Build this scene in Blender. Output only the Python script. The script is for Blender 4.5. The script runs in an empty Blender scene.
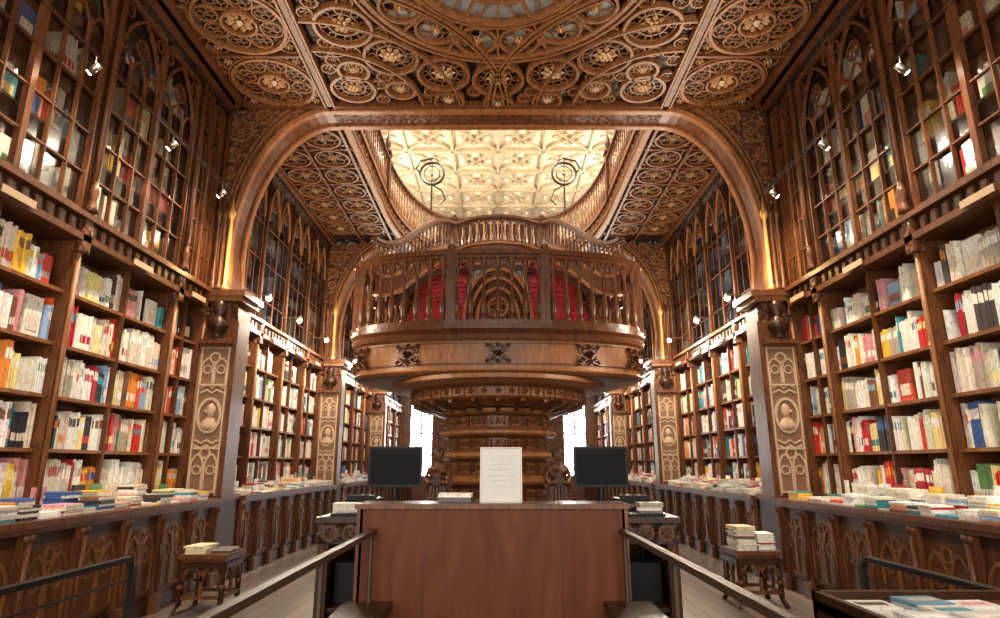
import bpy, math, random
import numpy as np
from mathutils import Vector, Matrix
R=random.Random(7)
S=math.sin; C=math.cos; PI=math.pi
scene=bpy.context.scene

# ---------------------------------------------------------------- materials
def newmat(name):
    m=bpy.data.materials.new(name); m.use_nodes=True
    nt=m.node_tree; nt.nodes.clear()
    out=nt.nodes.new('ShaderNodeOutputMaterial')
    p=nt.nodes.new('ShaderNodeBsdfPrincipled')
    nt.links.new(p.outputs[0],out.inputs[0])
    return m,nt,p,out
def wood(name,c1,c2,rough=0.4,scale=(6,6,1.2),carve=0.0,cs=14,spec=.35):
    m,nt,p,out=newmat(name); N=nt.nodes; L=nt.links
    tc=N.new('ShaderNodeTexCoord'); mp=N.new('ShaderNodeMapping'); mp.inputs['Scale'].default_value=scale
    L.new(tc.outputs['Object'],mp.inputs[0])
    n=N.new('ShaderNodeTexNoise'); n.inputs['Scale'].default_value=3; n.inputs['Detail'].default_value=6; n.inputs['Distortion'].default_value=1.2
    L.new(mp.outputs[0],n.inputs['Vector'])
    cr=N.new('ShaderNodeValToRGB'); cr.color_ramp.elements[0].position=.32; cr.color_ramp.elements[1].position=.7
    cr.color_ramp.elements[0].color=(*c1,1); cr.color_ramp.elements[1].color=(*c2,1)
    L.new(n.outputs[0],cr.inputs[0]); L.new(cr.outputs[0],p.inputs['Base Color'])
    p.inputs['Roughness'].default_value=rough; p.inputs['Specular IOR Level'].default_value=spec
    b=N.new('ShaderNodeBump'); b.inputs['Strength'].default_value=.12; b.inputs['Distance'].default_value=.01
    L.new(n.outputs[0],b.inputs['Height'])
    if carve>0:
        v=N.new('ShaderNodeTexVoronoi'); v.inputs['Scale'].default_value=cs; v.feature='SMOOTH_F1'
        L.new(tc.outputs['Object'],v.inputs['Vector'])
        b2=N.new('ShaderNodeBump'); b2.inputs['Strength'].default_value=carve; b2.inputs['Distance'].default_value=.05
        L.new(v.outputs['Distance'],b2.inputs['Height']); L.new(b.outputs[0],b2.inputs['Normal'])
        L.new(b2.outputs[0],p.inputs['Normal'])
    else: L.new(b.outputs[0],p.inputs['Normal'])
    return m
def plain(name,c,rough=.5,metal=0,emit=0,spec=.4):
    m,nt,p,out=newmat(name); N=nt.nodes; L=nt.links
    n=N.new('ShaderNodeTexNoise'); n.inputs['Scale'].default_value=9
    mx=N.new('ShaderNodeMixRGB'); mx.inputs[1].default_value=(*c,1); mx.inputs[2].default_value=(*[k*.82 for k in c],1)
    L.new(n.outputs[0],mx.inputs[0]); L.new(mx.outputs[0],p.inputs['Base Color'])
    p.inputs['Roughness'].default_value=rough; p.inputs['Metallic'].default_value=metal; p.inputs['Specular IOR Level'].default_value=spec
    if emit:
        p.inputs['Emission Color'].default_value=(*c,1); p.inputs['Emission Strength'].default_value=emit
    return m
W1=wood('wood_walnut',(.052,.017,.006),(.140,.048,.017),.36,spec=.3)
W2=wood('wood_dark',(.018,.006,.003),(.048,.017,.007),.34,spec=.3)
W3=wood('wood_honey_highlight',(.14,.052,.018),(.28,.112,.038),.4,spec=.3)  # lighter copy of the wood, golden highlight put into its colour
WC=wood('wood_carved',(.046,.015,.006),(.125,.044,.016),.42,carve=1,cs=16,spec=.3)
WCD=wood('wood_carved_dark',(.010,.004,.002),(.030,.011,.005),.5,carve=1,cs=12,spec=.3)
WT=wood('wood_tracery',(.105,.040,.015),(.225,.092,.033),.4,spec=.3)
WD=wood('wood_desk',(.072,.021,.009),(.115,.036,.015),.5,scale=(3,6,.5),spec=.12)
SHB=wood('wood_shelf_back',(.18,.080,.031),(.30,.145,.06),.6)  # warm tone of a lit shelf put into the back colour
CREAM=plain('plaster_cream',(.86,.76,.59),.7)
CREAM2=plain('plaster_rib',(.64,.52,.36),.7)
STONE=plain('gilded_plaster',(.48,.33,.21),.5)
ROSE=plain('rosette_gilt_wood',(.34,.18,.08),.45)
PLATE=plain('pilaster_plate',(.20,.10,.055),.6)
GOLD=plain('gilt_and_lamp_glow',(.75,.42,.13),.35,.3)
RED=plain('carpet_red',(.27,.008,.018),.95)
IRON=plain('iron_black',(.03,.026,.024),.4,.6)
BRONZE=plain('bronze_rail',(.055,.032,.020),.5,.3)
BLACK=plain('plastic_black',(.010,.010,.011),.4,spec=.15)
SCREEN=plain('screen_glass',(.006,.006,.008),.3,spec=.04)
WHITE=plain('paper_white',(.56,.55,.53),.8)
PRINT=plain('faint_print',(.40,.40,.40),.8)
CHROME=plain('lamp_metal',(.25,.23,.2),.3,.9)
DAY=plain('daylight_glass',(1,.98,.96),.3,0,18)
BULB=plain('bulb_glow',(1,.88,.66),.3,0,60)
STG=plain('stained_glass',(.28,.31,.32),.2)
def glassmat(name,tint,gl,f):
    G=bpy.data.materials.new(name); G.use_nodes=True
    nt=G.node_tree; nt.nodes.clear()
    o=nt.nodes.new('ShaderNodeOutputMaterial'); t=nt.nodes.new('ShaderNodeBsdfTransparent'); g=nt.nodes.new('ShaderNodeBsdfGlossy')
    t.inputs[0].default_value=(*tint,1); g.inputs['Roughness'].default_value=.09; g.inputs[0].default_value=(*gl,1)
    mx=nt.nodes.new('ShaderNodeMixShader'); mx.inputs[0].default_value=f
    nt.links.new(t.outputs[0],mx.inputs[1]); nt.links.new(g.outputs[0],mx.inputs[2]); nt.links.new(mx.outputs[0],o.inputs[0])
    return G
GLASS=glassmat('cabinet_glass',(.85,.84,.80),(.85,.84,.82),.16)
GLASS2=glassmat('leaded_glass',(.34,.38,.42),(.65,.75,.88),.30)
m,nt,p,out=newmat('book_covers'); BOOK=m
a=nt.nodes.new('ShaderNodeAttribute'); a.attribute_name='Col'
n=nt.nodes.new('ShaderNodeTexNoise'); n.inputs['Scale'].default_value=1; n.inputs['Detail'].default_value=3
tcn=nt.nodes.new('ShaderNodeTexCoord'); mpn=nt.nodes.new('ShaderNodeMapping'); mpn.inputs['Scale'].default_value=(60,60,26)
nt.links.new(tcn.outputs['Object'],mpn.inputs[0]); nt.links.new(mpn.outputs[0],n.inputs['Vector'])
cr=nt.nodes.new('ShaderNodeValToRGB'); cr.color_ramp.elements[0].position=.38; cr.color_ramp.elements[0].color=(.35,.33,.33,1); cr.color_ramp.elements[1].position=.46; cr.color_ramp.elements[1].color=(1,1,1,1)
nt.links.new(n.outputs[0],cr.inputs[0])
mm=nt.nodes.new('ShaderNodeMixRGB'); mm.blend_type='MULTIPLY'; mm.inputs[0].default_value=.5
nt.links.new(a.outputs['Color'],mm.inputs[1]); nt.links.new(cr.outputs[0],mm.inputs[2]); nt.links.new(mm.outputs[0],p.inputs['Base Color'])
p.inputs['Roughness'].default_value=.45
m,nt,p,out=newmat('floor_planks'); FLOOR=m
tc=nt.nodes.new('ShaderNodeTexCoord'); mp=nt.nodes.new('ShaderNodeMapping'); mp.inputs['Rotation'].default_value=(0,0,PI/2)
br=nt.nodes.new('ShaderNodeTexBrick'); br.inputs['Scale'].default_value=1.0; br.inputs['Brick Width'].default_value=1.6; br.inputs['Row Height'].default_value=.13; br.inputs['Mortar Size'].default_value=.006
br.inputs['Color1'].default_value=(.135,.092,.070,1); br.inputs['Color2'].default_value=(.065,.042,.032,1); br.inputs['Mortar'].default_value=(.012,.008,.006,1)
nt.links.new(tc.outputs['Object'],mp.inputs[0]); nt.links.new(mp.outputs[0],br.inputs[0]); nt.links.new(br.outputs[0],p.inputs['Base Color'])
p.inputs['Roughness'].default_value=.36; p.inputs['Specular IOR Level'].default_value=.35

# ---------------------------------------------------------------- mesh builder
class B:
    def __init__(s): s.v=[]; s.f=[]; s.m=[]; s.c=[]; s.sm=[]; s.mats=[]
    def mi(s,mat):
        if mat not in s.mats: s.mats.append(mat)
        return s.mats.index(mat)
    def face(s,idx,mat,sm=False,col=(1,1,1)):
        s.f.append(idx); s.m.append(s.mi(mat)); s.sm.append(sm); s.c.append(col)
    def quad(s,pts,mat,col=(1,1,1)):
        b=len(s.v); s.v+= [tuple(p) for p in pts]; s.face(tuple(range(b,b+len(pts))),mat,False,col)
    def box(s,x0,x1,y0,y1,z0,z1,mat,col=(1,1,1)):
        if x0>x1:x0,x1=x1,x0
        if y0>y1:y0,y1=y1,y0
        b=len(s.v)
        s.v+=[(x0,y0,z0),(x1,y0,z0),(x1,y1,z0),(x0,y1,z0),(x0,y0,z1),(x1,y0,z1),(x1,y1,z1),(x0,y1,z1)]
        for q in ((0,3,2,1),(4,5,6,7),(0,1,5,4),(1,2,6,5),(2,3,7,6),(3,0,4,7)):
            s.face(tuple(b+i for i in q),mat,False,col)
    def obox(s,cx,cy,z0,z1,w,d,ang,mat,col=(1,1,1)):
        b=len(s.v); ca,sa=C(ang),S(ang)
        for z in (z0,z1):
            for (dx,dy) in ((-w/2,-d/2),(w/2,-d/2),(w/2,d/2),(-w/2,d/2)):
                s.v.append((cx+dx*ca-dy*sa,cy+dx*sa+dy*ca,z))
        for q in ((0,3,2,1),(4,5,6,7),(0,1,5,4),(1,2,6,5),(2,3,7,6),(3,0,4,7)):
            s.face(tuple(b+i for i in q),mat,False,col)
    def tube(s,pts,r,mat,closed=False,n=4,N=None,rh=None,sm=False):
        rh=rh or r; pts=[Vector(p) for p in pts]; k=len(pts); b=len(s.v)
        for i,p in enumerate(pts):
            if closed: t=pts[(i+1)%k]-pts[i-1]
            else: t=pts[min(i+1,k-1)]-pts[max(i-1,0)]
            t.normalize()
            ref=Vector(N) if N is not None else (Vector((0,0,1)) if abs(t.z)<.9 else Vector((1,0,0)))
            a=t.cross(ref); a.normalize(); c=a.cross(t); c.normalize()
            for j in range(n):
                an=2*PI*(j+.5)/n
                q=p+a*(r*C(an)*(1.414 if n==4 else 1))+c*(rh*S(an)*(1.414 if n==4 else 1))
                s.v.append(tuple(q))
        for i in range(k if closed else k-1):
            i2=(i+1)%k
            for j in range(n):
                j2=(j+1)%n
                s.face((b+i*n+j,b+i*n+j2,b+i2*n+j2,b+i2*n+j),mat,sm)
        if not closed:
            s.face(tuple(b+j for j in range(n))[::-1],mat); s.face(tuple(b+(k-1)*n+j for j in range(n)),mat)
    def lathe(s,cx,cy,z,prof,mat,seg=10,sx=1,sy=1,sm=True,a0=0):
        b=len(s.v); k=len(prof)
        for (r,h) in prof:
            for j in range(seg):
                an=a0+2*PI*j/seg; s.v.append((cx+sx*r*C(an),cy+sy*r*S(an),z+h))
        for i in range(k-1):
            for j in range(seg):
                j2=(j+1)%seg; s.face((b+i*seg+j,b+i*seg+j2,b+(i+1)*seg+j2,b+(i+1)*seg+j),mat,sm)
        s.face(tuple(b+j for j in range(seg))[::-1],mat); s.face(tuple(b+(k-1)*seg+j for j in range(seg)),mat)
    def ball(s,c,r,mat,sx=1,sy=1,sz=1,seg=10,rg=7):
        s.lathe(c[0],c[1],c[2],[(max(.001,r*S(PI*i/rg)),-r*sz*C(PI*i/rg)) for i in range(rg+1)],mat,seg,sx,sy)
    def build(s,name):
        me=bpy.data.meshes.new(name)
        A=np.array(s.v,dtype=float); lo=A.min(0); hi=A.max(0); o=np.array([(lo[0]+hi[0])/2,(lo[1]+hi[1])/2,lo[2]])
        me.from_pydata([tuple(x) for x in (A-o)],[],s.f)
        for mt in s.mats: me.materials.append(mt)
        me.polygons.foreach_set('material_index',s.m); me.polygons.foreach_set('use_smooth',s.sm)
        if BOOK in s.mats:
            at=me.color_attributes.new('Col','FLOAT_COLOR','CORNER'); arr=[]
            for f,c in zip(s.f,s.c): arr+= [c[0],c[1],c[2],1.0]*len(f)
            at.data.foreach_set('color',arr)
        me.update()
        ob=bpy.data.objects.new(name,me); ob.location=o; scene.collection.objects.link(ob)
        return ob
def circ(P,N,a,b,r,k=20,ph=0): return [P(a+r*C(ph+2*PI*i/k),b+r*S(ph+2*PI*i/k)) for i in range(k)]
def ring(bd,P,N,a,b,r,w,mat,k=20,h=None): bd.tube(circ(P,N,a,b,r,k),w,mat,True,4,N,h)
def foil(bd,P,N,a,b,r,n,w,mat,k=10,ph=0):
    for i in range(n):
        an=ph+2*PI*i/n; ring(bd,P,N,a+r*.55*C(an),b+r*.55*S(an),r*.38,w,mat,k)
def rosette(bd,P,N,a,b,r,n,mat,mat2,dep=.05):
    for i in range(n):
        an=2*PI*i/n; da=PI/n*.85
        pts=[P(a+r*.2*C(an),b+r*.2*S(an),.0),P(a+r*.75*C(an-da),b+r*.75*S(an-da),0),P(a+r*C(an),b+r*S(an),0),P(a+r*.75*C(an+da),b+r*.75*S(an+da),0),P(a+r*.62*C(an),b+r*.62*S(an),dep)]
        k=len(bd.v); bd.v+=[tuple(p) for p in pts]
        for q in ((0,1,4),(1,2,4),(2,3,4),(3,0,4)): bd.face(tuple(k+x for x in q),mat)
    k=len(bd.v); bd.v+=[tuple(P(a+r*.25*C(2*PI*i/8),b+r*.25*S(2*PI*i/8),dep*.3)) for i in range(8)]+[tuple(P(a,b,dep*1.5))]
    for i in range(8): bd.face((k+i,k+(i+1)%8,k+8),mat2)
def parch(P,a0,a1,b,h,k=6):
    w=a1-a0; L=[]
    for i in range(k+1):
        t=PI-(PI/3)*i/k; L.append((a1+w*C(t),b+h*S(t)/.866))
    Rr=[(a0+a1-x,y) for x,y in L[::-1]][1:]
    return [P(x,y) for x,y in L+Rr]

W=3.75; ZC=6.2
SPAL=[(.78,.73,.64),(.72,.66,.54),(.82,.79,.75),(.66,.58,.46),(.80,.78,.74),(.55,.03,.02),(.62,.08,.03),(.03,.20,.22),(.04,.10,.30),(.02,.02,.025),(.72,.46,.05),(.70,.26,.04),(.10,.24,.08),(.20,.08,.04),(.60,.26,.28),(.25,.40,.58),(.40,.34,.27),(.06,.28,.34),(.80,.66,.28),(.42,.02,.03),(.06,.05,.05)]
def pick():
    return SPAL[R.randrange(5)] if R.random()<.38 else SPAL[R.randrange(len(SPAL))]
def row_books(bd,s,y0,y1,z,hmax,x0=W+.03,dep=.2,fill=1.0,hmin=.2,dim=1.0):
    y=y0+.005; run=0
    while y<y1-.02:
        if run<=0:
            run=R.randint(1,7); col=pick(); lab=pick(); h0=R.uniform(hmin,hmax-.03); w0=R.uniform(.010,.032); style=R.random()
            if R.random()>fill:
                y+=R.uniform(.03,.15); run=0
                if R.random()<.6 and y<y1-.22:
                    hh=R.uniform(.22,hmax-.03); bd.box(s*(x0+.05),s*(x0+.08),y,y+.19,z,z+hh,BOOK,pick())
                    c2=pick(); bd.box(s*(x0+.045),s*(x0+.05),y+.03,y+.16,z+.06,z+hh*.55,BOOK,c2); y+=.21
                continue
        run-=1
        w=w0*R.uniform(.8,1.25); h=min(hmax-.02,h0*R.uniform(.96,1.04))
        if y+w>y1-.002:
            w=y1-.002-y
            if w<.008: break
        xo=x0+R.uniform(0,.02)+(.01 if style>.5 else 0)
        X0,X1=s*xo,s*(xo+dep); k=len(bd.v)
        za=z+h*(.62 if style<.6 else .2); zb=z+h*(.85 if style<.6 else .42)
        ya,yb=y+.001,y+w-.001
        bd.v+=[(X0,ya,z),(X0,yb,z),(X0,ya,za),(X0,yb,za),(X0,ya,zb),(X0,yb,zb),(X0,ya,z+h),(X0,yb,z+h),(X1,ya,z),(X1,yb,z),(X1,ya,z+h),(X1,yb,z+h)]
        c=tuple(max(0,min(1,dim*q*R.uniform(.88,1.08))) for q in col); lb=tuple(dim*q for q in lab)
        for q,cc in (((0,1,3,2),c),((2,3,5,4),lb),((4,5,7,6),c),((0,2,4,6,10,8),c),((1,9,11,7,5,3),c),((6,7,11,10),(.6,.55,.45)),((8,10,11,9),c)):
            bd.face(tuple(k+i for i in q),BOOK,False,cc)
        y+=w

# ---------------------------------------------------------------- bookcases
SHZ=[1.03,1.48,1.92,2.36,2.82]; TOPZ=3.27
def bookcase(s,posts,far):
    bd=B(); bk=B()
    ya,yb=posts[0],posts[-1]
    PX=lambda x:(lambda a,b,off=0:(s*(x-off),a,b))
    N=(s,0,0)
    bd.box(s*4.08,s*4.12,ya,yb,.0,TOPZ+.2,SHB); bd.box(s*4.08,s*4.12,ya,yb,TOPZ+.2,6.15,W1)
    for z in SHZ: bd.box(s*(W+.01),s*4.08,ya,yb,z-.03,z,W3)
    bd.box(s*(W-.10),s*4.08,ya,yb,TOPZ,TOPZ+.06,W1); bd.box(s*(W-.05),s*4.08,ya,yb,TOPZ+.06,TOPZ+.2,W2)
    bd.box(s*(W-.12),s*4.08,ya,yb,TOPZ+.2,TOPZ+.25,W1)
    bd.box(s*(W-.08),s*4.08,ya,yb,5.98,6.18,WCD); bd.box(s*(W-.14),s*4.08,ya,yb,6.06,6.11,W1)
    n=int((yb-ya)/.14)
    for i in range(n):
        y=ya+(i+.5)*(yb-ya)/n; bd.box(s*(W-.075),s*(W-.05),y-.03,y+.03,TOPZ+.08,TOPZ+.18,W1)
    for i,y in enumerate(posts):
        e=.035
        bd.box(s*(W-.04),s*4.08,y-e,y+e,.9,TOPZ,W1)
        bd.tube([(s*(W-.05),y,.98),(s*(W-.05),y,TOPZ)],.022,W3,n=8,sm=True)
        if far:
            bd.box(s*(W-.01),s*4.08,y-.045,y+.045,TOPZ+.2,6.15,W2)
            bd.tube([(s*(W-.02),y,TOPZ+.25),(s*(W-.02),y,6.0)],.02,W1,n=6,sm=True)
        else:
            bd.box(s*(W-.06),s*4.08,y-.06,y+.06,TOPZ+.2,6.15,W2)
            bd.tube([(s*(W-.08),y,TOPZ+.25),(s*(W-.08),y,6.0)],.028,W1,n=8,sm=True)
            bd.lathe(s*(W-.09),y,3.55,[(.06,0),(.045,.05),(.03,.12),(.045,.2),(.02,.3)],W1,6)
        bd.box(s*(W-.10),s*(W),y-.055,y+.055,TOPZ-.10,TOPZ+.25,WC)
    for i in range(len(posts)-1):
        y0,y1=posts[i]+.035,posts[i+1]-.035; ym=(y0+y1)/2
        bd.box(s*(W+.0),s*4.08,ym-.012,ym+.012,.95,TOPZ,W1)
        for r,z in enumerate(SHZ):
            nx=(SHZ+[TOPZ])[r+1]-.03; hm=nx-z-.02
            for (p0,p1) in ((y0,ym-.012),(ym+.012,y1)):
                row_books(bk,s,p0,p1,z,hm,fill=.72 if r==4 else .975,hmin=.26 if r<4 else .22)
        bd.box(s*(W-.13),s*(W-.12),ym-.17,ym+.17,TOPZ+.02,TOPZ+.08,STONE)
        za,zb=TOPZ+.25,5.98
        y0+=.03; y1-=.03
        fo=.0 if far else .05
        for (d0,d1) in ((y0,ym),(ym,y1)):
            P=PX(W-(.0 if far else .02)); w=d1-d0
            fr=.03
            for yy in (d0+fr/2,d1-fr/2): bd.box(s*(W-fo),s*(W+.005),yy-fr/2,yy+fr/2,za,zb,W1)
            for zz in (za,zb-.05): bd.box(s*(W-fo),s*(W+.005),d0,d1,zz,zz+.05,W1)
            zs=zb-.75
            for c in (1,2) if not far else (1.5,):
                yy=d0+w*c/3; bd.box(s*(W-.035*(not far)),s*(W+.004),yy-.008,yy+.008,za,zs+.1,W1)
            zz=za+.38
            while zz<zs+.05:
                bd.box(s*(W-.03*(not far)),s*(W+.004),d0,d1,zz-.008,zz+.008,W1); zz+=.38 if not far else .6
            bd.tube(parch(P,d0+.03,d1-.03,zs,.68,7),.016,W3 if far else W1,N=N)
            if not far:
                for c in range(3):
                    bd.tube(parch(P,d0+w*c/3,d0+w*(c+1)/3,zs-.05,.24,4),.011,W1,N=N)
                for sg in (0,1):
                    ring(bd,P,N,d0+.1 if sg==0 else d1-.1,zb-.15,.065,.011,W1,10)
            ring(bd,P,N,(d0+d1)/2,zs+.34,.10,.011,W1,12)
            foil(bd,P,N,(d0+d1)/2,zs+.34,.10,4,.006,W1,8)
            bd.quad([(s*(W+.01),d0,za),(s*(W+.01),d1,za),(s*(W+.01),d1,zb),(s*(W+.01),d0,zb)],GLASS2 if far else GLASS)
        for z in (za+.0,za+.6,za+1.2,za+1.8):
            bd.box(s*(W+.05),s*4.08,y0,y1,z,z+.025,W2)
            row_books(bk,s,y0,y1,z+.03,.5,x0=W+.1,dep=.18,fill=.45,hmin=.2,dim=.65)  # cover colours darkened to imitate shade inside the glazed cabinets
    bd.build('bookcase'); bk.build('shelf_books')
SEC=[[-1.5,.1,1.8,3.5,5.2,6.9,7.62],[8.28,9.4,10.6,11.8,12.95],[13.45,14.7,16,17.3,18.15],[18.65,19.9,21.2,22.6,23.95]]
for s in (-1,1):
    for k_,p in enumerate(SEC): bookcase(s,p,k_>0)

# ---------------------------------------------------------------- counters
def counter(s,ya,yb):
    bd=B(); N=(s,0,0); XF=3.3
    bd.box(s*XF,s*(W-.03),ya,yb,0,.90,W2)
    bd.box(s*(XF-.03),s*XF,ya,yb,0,.14,W2); bd.box(s*(XF-.02),s*XF,ya,yb,.80,.92,W2)
    bd.box(s*(XF-.10),s*(W-.03),ya,yb,.92,.97,W1); bd.box(s*(XF-.07),s*XF,ya,yb,.885,.92,W1)
    n=max(1,round((yb-ya)/.62)); w=(yb-ya)/n
    P=lambda a,b,off=0:(s*(XF-.015-off),a,b)
    for i in range(n+1):
        y=ya+i*w; y=min(max(y,ya+.05),yb-.05)
        bd.box(s*(XF-.06),s*XF,y-.05,y+.05,0,.88,W1); bd.box(s*(XF-.09),s*XF,y-.065,y+.065,0,.16,W1)
        bd.tube([(s*(XF-.065),y,.18),(s*(XF-.065),y,.82)],.02,W1,n=6,sm=True)
        bd.lathe(s*(XF-.05),y,.82,[(.03,0),(.055,.03),(.05,.06)],W1,6)
    for i in range(n):
        a0,a1=ya+i*w+.06,ya+(i+1)*w-.06; am=(a0+a1)/2
        bd.box(s*(XF-.012),s*XF,a0,a1,.15,.8,W1)
        for k in range(2):
            b0=a0+(a1-a0)*k/2+.012; b1=a0+(a1-a0)*(k+1)/2-.012
            pp=[P(b0,.2)]+parch(P,b0,b1,.52,.2,5)+[P(b1,.2)]
            bd.tube(pp,.012,WT,N=N)
            bd.box(s*(XF-.03),s*XF,b0,b1,.19,.22,W1)
            ring(bd,P,N,(b0+b1)/2,.53,.06,.008,WT,10)
        ring(bd,P,N,am,.71,.055,.009,WT,10)
    bd.build('sales_counter')
    bk=B()
    for lane,(x,dd) in enumerate(((XF-.03,.19),(XF+.18,.2))):
        y=ya+.05
        while y<yb-.25:
            w=R.uniform(.13,.22); k=R.randint(1,5) if lane==0 else R.randint(2,8); z=.972
            if R.random()<.05: y+=R.uniform(.1,.3); continue
            col=pick()
            for q in range(k):
                h=R.uniform(.012,.028); j=R.uniform(-.008,.008); cc=col if R.random()<.5 else pick()
                bk.obox(s*(x+dd/2+j),y+w/2+j,z,z+h,dd*R.uniform(.85,.98),w,R.uniform(-.08,.08),BOOK,cc)
                if R.random()<.5: bk.obox(s*(x+dd/2+j)-s*.004,y+w/2+j,z+.003,z+h-.003,dd*.99,w*.97,0,BOOK,(.62,.57,.48))
                z+=h+.001
            y+=w+R.uniform(.005,.04)
    y=ya+.4
    while y<yb-.3:
        if R.random()<.6:
            hh=.16+.1*R.random(); cc=pick()
            bk.box(s*(XF+.40),s*(XF+.418),y,y+.16,.972,.972+hh,BOOK,cc); bk.box(s*(XF+.398),s*(XF+.40),y+.02,y+.14,1.0,.95+hh*.6,BOOK,pick())
        y+=.24
    bk.build('counter_books')
for s in (-1,1):
    for (a,b) in ((-1.5,7.55),(8.2,12.9),(13.5,18.1),(18.7,23.9)): counter(s,a,b)

# ---------------------------------------------------------------- shell
b=B(); b.box(-4.3,4.3,-3,24.3,-.1,0,FLOOR); b.build('floor')
for s,nm in ((-1,'wall_left'),(1,'wall_right')):
    b=B(); b.box(s*4.15,s*4.3,-1.5,24.3,0,11,CREAM)
    for y in range(9,24,2):
        b.box(s*4.0,s*4.15,y-.12,y+.12,6.7,10.8,W1)
    b.build(nm)
b=B()
ZB=24.0
wins=[(-3.4,-2.45),(2.45,3.4)]
b.box(-4.15,-3.4,ZB,ZB+.25,0,11,W1); b.box(3.4,4.15,ZB,ZB+.25,0,11,W1)
b.box(-2.45,2.45,ZB,ZB+.25,0,11,WC)
for x0,x1 in wins: b.box(x0,x1,ZB,ZB+.25,0,.9,W1); b.box(x0,x1,ZB,ZB+.25,3.9,11,CREAM)
b.build('wall_back')
for i,(x0,x1) in enumerate(wins):
    b=B(); b.box(x0+.04,x1-.04,ZB+.12,ZB+.14,.92,3.88,DAY)
    for x in (x0+.04,(x0+x1)/2,x1-.04): b.box(x-.035,x+.035,ZB+.05,ZB+.11,.9,3.9,W2)
    for z in (.93,1.7,2.5,3.2,3.86): b.box(x0+.03,x1-.03,ZB+.05,ZB+.11,z-.03,z+.03,W2)
    b.build('window_%d'%(i+1))

# ---------------------------------------------------------------- bay ceiling with tracery
PC=lambda a,b,off=0:(a,b,ZC-.03-off)
NZ=(0,0,1)
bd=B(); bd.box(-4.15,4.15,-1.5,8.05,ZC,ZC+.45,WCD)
occ=[]
def rb(p,q,w=.035,h=.05,mat=WT): bd.tube([PC(*p),PC(*q)],w,mat,N=NZ,rh=h)
CY=5.0
for x in (-3.5,-2.3,2.3,3.5): rb((x,-1.5),(x,7.62),.035,.07,W1)
for x in (-2.36,-2.24,2.24,2.36): rb((x,-1.5),(x,7.62),.012,.08,WT)
for y in (7.60,2.3,-.4): rb((-3.6,y),(3.6,y),.04,.07,W1)
for r,w in ((.62,.02),(.95,.035),(1.02,.015),(1.55,.025),(1.63,.015)):
    ring(bd,PC,NZ,0,CY,r,w,WT,64,.05)
k=len(bd.v); bd.v+=[(.93*C(2*PI*i/48),CY+.93*S(2*PI*i/48),ZC-.012) for i in range(48)]; bd.face(tuple(range(k,k+48))[::-1],STG)
for i in range(24):
    a0=2*PI*i/24; a1=2*PI*(i+.7)/24
    bd.quad([(1.08*C(a0),CY+1.08*S(a0),ZC-.012),(1.5*C(a0),CY+1.5*S(a0),ZC-.012),(1.5*C(a1),CY+1.5*S(a1),ZC-.012),(1.08*C(a1),CY+1.08*S(a1),ZC-.012)],STG)
for i in range(16):
    an=2*PI*i/16; rb((.6*C(an),CY+.6*S(an)),(1.6*C(an),CY+1.6*S(an)),.014,.04)
for i in range(8):
    an=2*PI*(i+.5)/8; ring(bd,PC,NZ,.31*C(an),CY+.31*S(an),.24,.014,WT,16); ring(bd,PC,NZ,.78*C(an),CY+.78*S(an),.16,.012,WT,14)
for i in range(16):
    an=2*PI*(i+.5)/16
    ring(bd,PC,NZ,1.28*C(an),CY+1.28*S(an),.23,.017,WT,18,.04); foil(bd,PC,NZ,1.28*C(an),CY+1.28*S(an),.20,4,.009,WT,10); rosette(bd,PC,NZ,1.28*C(an),CY+1.28*S(an),.07,6,ROSE,GOLD,.05)
rosette(bd,PC,NZ,0,CY,.25,8,WT,GOLD,.12)
def medal(x,y,r,n=8):
    occ.append((x,y,r+.02))
    ring(bd,PC,NZ,x,y,r,.019,WT,26,.05); ring(bd,PC,NZ,x,y,r*.86,.009,WT,22)
    rosette(bd,PC,NZ,x,y,r*.50,n,ROSE,STONE,.035); rosette(bd,lambda a,b,off=0:PC(a,b,off+.02),NZ,x,y,r*.28,6,STONE,GOLD,.04); ring(bd,PC,NZ,x,y,r*.55,.008,WT,16)
    for i in range(n):
        an=2*PI*i/n; ring(bd,PC,NZ,x+r*.71*C(an),y+r*.71*S(an),r*.13,.006,WT,8)
for i in range(18):
    an=2*PI*(i+.5)/18; x,y=2.02*C(an),CY+2.02*S(an)
    if abs(x)<1.95: medal(x,y,.32)
for i in range(24):
    an=2*PI*i/24; x,y=2.56*C(an),CY+2.56*S(an)
    if abs(x)<2.05 and y<7.62: medal(x,y,.19)
for sx in (-1,1):
    medal(sx*1.9,7.2,.28)
    y=7.08
    while y>-1:
        x=sx*2.9
        ring(bd,PC,NZ,x,y,.5,.019,WT,32,.05); ring(bd,PC,NZ,x,y,.54,.008,WT,32,.03); occ.append((x,y,.52))
        ring(bd,PC,NZ,x,y,.19,.014,WT,16,.05); rosette(bd,PC,NZ,x,y,.17,8,ROSE,STONE,.05)
        for i in range(8):
            an=PI/8+2*PI*i/8; ring(bd,PC,NZ,x+.345*C(an),y+.345*S(an),.125,.010,WT,12); foil(bd,PC,NZ,x+.345*C(an),y+.345*S(an),.11,4,.005,WT,7)
        for dx,dy in ((-.42,-.42),(.42,-.42),(-.42,.42),(.42,.42)):
            ring(bd,PC,NZ,x+dx,y+dy,.12,.010,WT,12); rosette(bd,PC,NZ,x+dx,y+dy,.06,6,ROSE,STONE,.04); occ.append((x+dx,y+dy,.1))
        rb((x-.6,y-.56),(x+.6,y-.56),.018,.05,W1)
        y-=1.12
st=.19; j=0; y=1.5
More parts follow.
